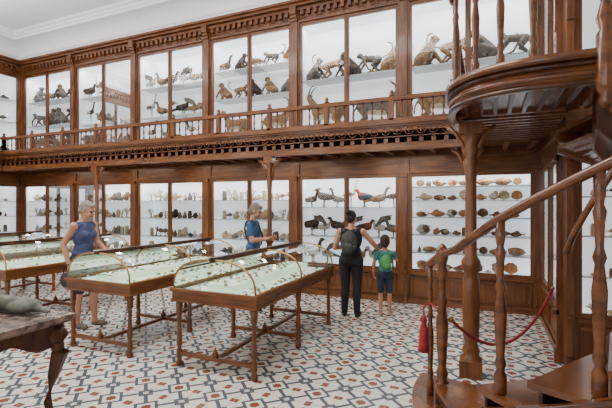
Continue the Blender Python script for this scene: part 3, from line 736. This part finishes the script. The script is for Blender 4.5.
    for s_,k in ((1,'R'),(-1,'L')):
        A_=arms[k]; sh=T((s_*.172*bw,-.01,1.365)); el=v(*A_['e']); wr=v(*A_['w'])
        P.append(ell(sh,(.055,.055,.055),'top' if sleeve else 'skin'))
        P.append(cap(sh,el,.047*bw,.038*bw,'skin'))
        if sleeve: P.append(cap(sh,sh+(el-sh)*sleeve,.056,.055,'top'))
        P.append(cap(el,el+(wr-el)*.35,.039*bw,.038*bw,'skin')); P.append(cap(el+(wr-el)*.35,wr,.038*bw,.025,'skin'))
        hand(P,wr,v(*A_.get('d',wr-el)),v(*A_.get('n',(-s_,0,0))),A_.get('sg',s_),A_.get('curl',.4))
    labs=['skin','top','bottom','shoe','hair','eye','lip','cap']
    mm=dict(skin=SKIN,eye=EYE,lip=LIP,cap=BLACK); mm.update(mats)
    e=empty(name,loc,rz)
    me=blob_mesh('body',P,labs,mm,.0075,2,('eye','lip'))
    zmin=min(q.co.z for q in me.vertices); me.transform(Matrix.Translation((0,0,-zmin)))
    o=bpy.data.objects.new('body',me); C.objects.link(o); o.parent=e; e.scale=(H/1.7,)*3
    return e
def part(parent,name,P,m,vox=.012,loc=None):
    me=blob_mesh(name,P,['x'],{'x':m},vox,3); o=bpy.data.objects.new(name,me); C.objects.link(o); o.parent=parent; return o

w1=human('woman',(-5.12,3.98,0),math.radians(-82),1.72,dict(top=fab('top_blue',(.045,.055,.14)),bottom=fab('shorts_navy',(.012,.018,.04)),shoe=fab('sandal',(.12,.09,.07)),hair=fab('hair_grey',(.20,.18,.155))),
 {'R':dict(e=(.225,-.10,1.12),w=(.22,-.02,.88),n=(-1,0,.0),curl=.8),'L':dict(e=(-.20,.05,1.12),w=(-.12,.25,1.05),n=(0,0,-1),curl=.5)},shorts=.52,hair='bob',head=(0.15,.35),lean=.06,
 legs={'R':dict(knee=(.09,.03,.49),ankle=(.10,.0,.085)),'L':dict(knee=(-.09,.10,.49),ankle=(-.10,.10,.085))})
bag=MB('handbag',[BLACK]); 
bag.lump((.23,-.02,.66),(.035,.13,.11),0,14,8,.03); bag.tube([(.23,-.10,.74),(.235,-.07,.84),(.235,.0,.87),(.235,.05,.84),(.23,.06,.74)],.008,6); bag.done(w1)
m1=human('man',(-3.45,5.72,0),math.radians(-75),1.69,dict(top=fab('tee_blue',(.028,.075,.17)),bottom=fab('trousers_grey',(.04,.04,.05)),shoe=fab('shoe_brown',(.06,.03,.015)),hair=fab('hair_grey_m',(.14,.12,.10))),
 {'R':dict(e=(.22,.04,1.12),w=(.10,.26,1.14),n=(-.4,0,.9),curl=.7),'L':dict(e=(-.22,.04,1.12),w=(-.10,.26,1.12),n=(.4,0,.9),curl=.7)},female=False,sleeve=.6,shorts=0,head=(0,.45),bw=1.08,cap_=False)
ph=MB('phone',[BLACK]); ph.box(-.075,.075,.335,.345,1.15,1.24); ph.done(m1)
sl=MB('sling_strap',[BLACK]); sl.tube([(.13,-.08,1.42),(.06,-.13,1.3),(-.06,-.135,1.14),(-.16,-.09,1.0)],.016,6,0,.4); sl.tube([(.13,-.07,1.42),(.15,.02,1.435),(.10,.12,1.34),(-.04,.135,1.18),(-.155,.08,1.02)],.016,6,0,.4); sl.done(m1)
w2=human('woman',(-1.90,5.95,0),math.radians(8),1.575,dict(top=fab('top_black',(.010,.010,.012)),bottom=fab('trousers_black',(.010,.010,.013)),shoe=fab('shoe_black',(.02,.02,.02)),hair=fab('hair_black',(.014,.009,.007))),
 {'R':dict(e=(.33,.06,1.20),w=(.42,.20,1.06),n=(0,0,-1),curl=.4),'L':dict(e=(-.27,.02,1.10),w=(-.16,.20,1.10),n=(1,0,0),curl=.7)},shorts=0,hair='bun',head=(-.35,.15),lean=.04,bw=1.1)
part(w2,'backpack',[ell((0,-.20,1.20),(.135,.075,.19),'x'),ell((0,-.25,1.12),(.10,.05,.10),'x'),cap((-.09,-.14,1.38),(-.10,.0,1.43),.018,.018,'x'),cap((.09,-.14,1.38),(.10,.0,1.43),.018,.018,'x'),cap((0,-.2,1.36),(0,-.2,1.42),.02,.012,'x')],mat('backpack_grey',(.018,.020,.020),.7,(.04,.045,.045),(30,30,30),.2))
ch=human('child',(-1.45,6.22,0),math.radians(20),1.17,dict(top=fab('top_teal',(.045,.19,.18)),bottom=fab('shorts_blue',(.02,.03,.06)),shoe=fab('shoe_light',(.3,.27,.25)),hair=fab('hair_brown',(.035,.016,.008))),
 {'R':dict(e=(.27,.14,1.20),w=(.24,.36,1.22),n=(0,1,-.3),curl=.2),'L':dict(e=(-.25,-.02,1.12),w=(-.24,.08,.90),n=(1,0,0),curl=.5)},female=False,sleeve=.5,shorts=.55,hair='short',head=(-.2,-.05),hs=1.32,bw=.98)
part(ch,'backpack',[ell((0,-.17,1.18),(.12,.07,.17),'x'),ell((0,-.21,1.11),(.09,.04,.08),'x'),cap((-.09,-.12,1.34),(-.10,.0,1.42),.018,.018,'x'),cap((.09,-.12,1.34),(.10,.0,1.42),.018,.018,'x')],mat('backpack_green',(.05,.26,.06),.7,(.09,.34,.10),(30,30,30),.2))

# ---------------------------------------------------------------- lights
for x in (-9,-5.4,-1.8): lamp('ceiling_light',(x,2.6,ZC-.03),(2.6,1.2),160,(0,0,0),(1,.96,.90))
for x in (-9.5,-6.5,-3.5,-.5): lamp('front_fill',(x,YF+.05,3.2),(1.4,3.6),62,(pi/2,0,0),(1,.98,.95))  # added unseen fill lamps for soft frontal light; wall_front has no windows
for x in (-9.0,-3.5): lamp('ceiling_fill',(x,4.2,4.9),(4,.3),120,(pi,0,0),(.98,.985,1))  # added fill lamps aimed up to whiten the ceiling; no fixture there
for x in (-9.5,-7.4,-5.4,-3.4,-1.3): lamp('soffit_light',(x,6.6,2.49),(1.2,.1),11,(0,0,0),(1,.90,.74))
wd=bpy.data.worlds.new('w'); bpy.context.scene.world=wd; wd.use_nodes=True
wd.node_tree.nodes['Background'].inputs[0].default_value=(.8,.85,.9,1); wd.node_tree.nodes['Background'].inputs[1].default_value=.3
cam=bpy.data.cameras.new('cam'); co=bpy.data.objects.new('camera',cam); C.objects.link(co)
cam.sensor_width=36; cam.lens=36*415/612; cam.clip_start=.05
co.location=(0,0,1.68); co.rotation_euler=(pi/2,0,math.radians(23.9)); bpy.context.scene.camera=co
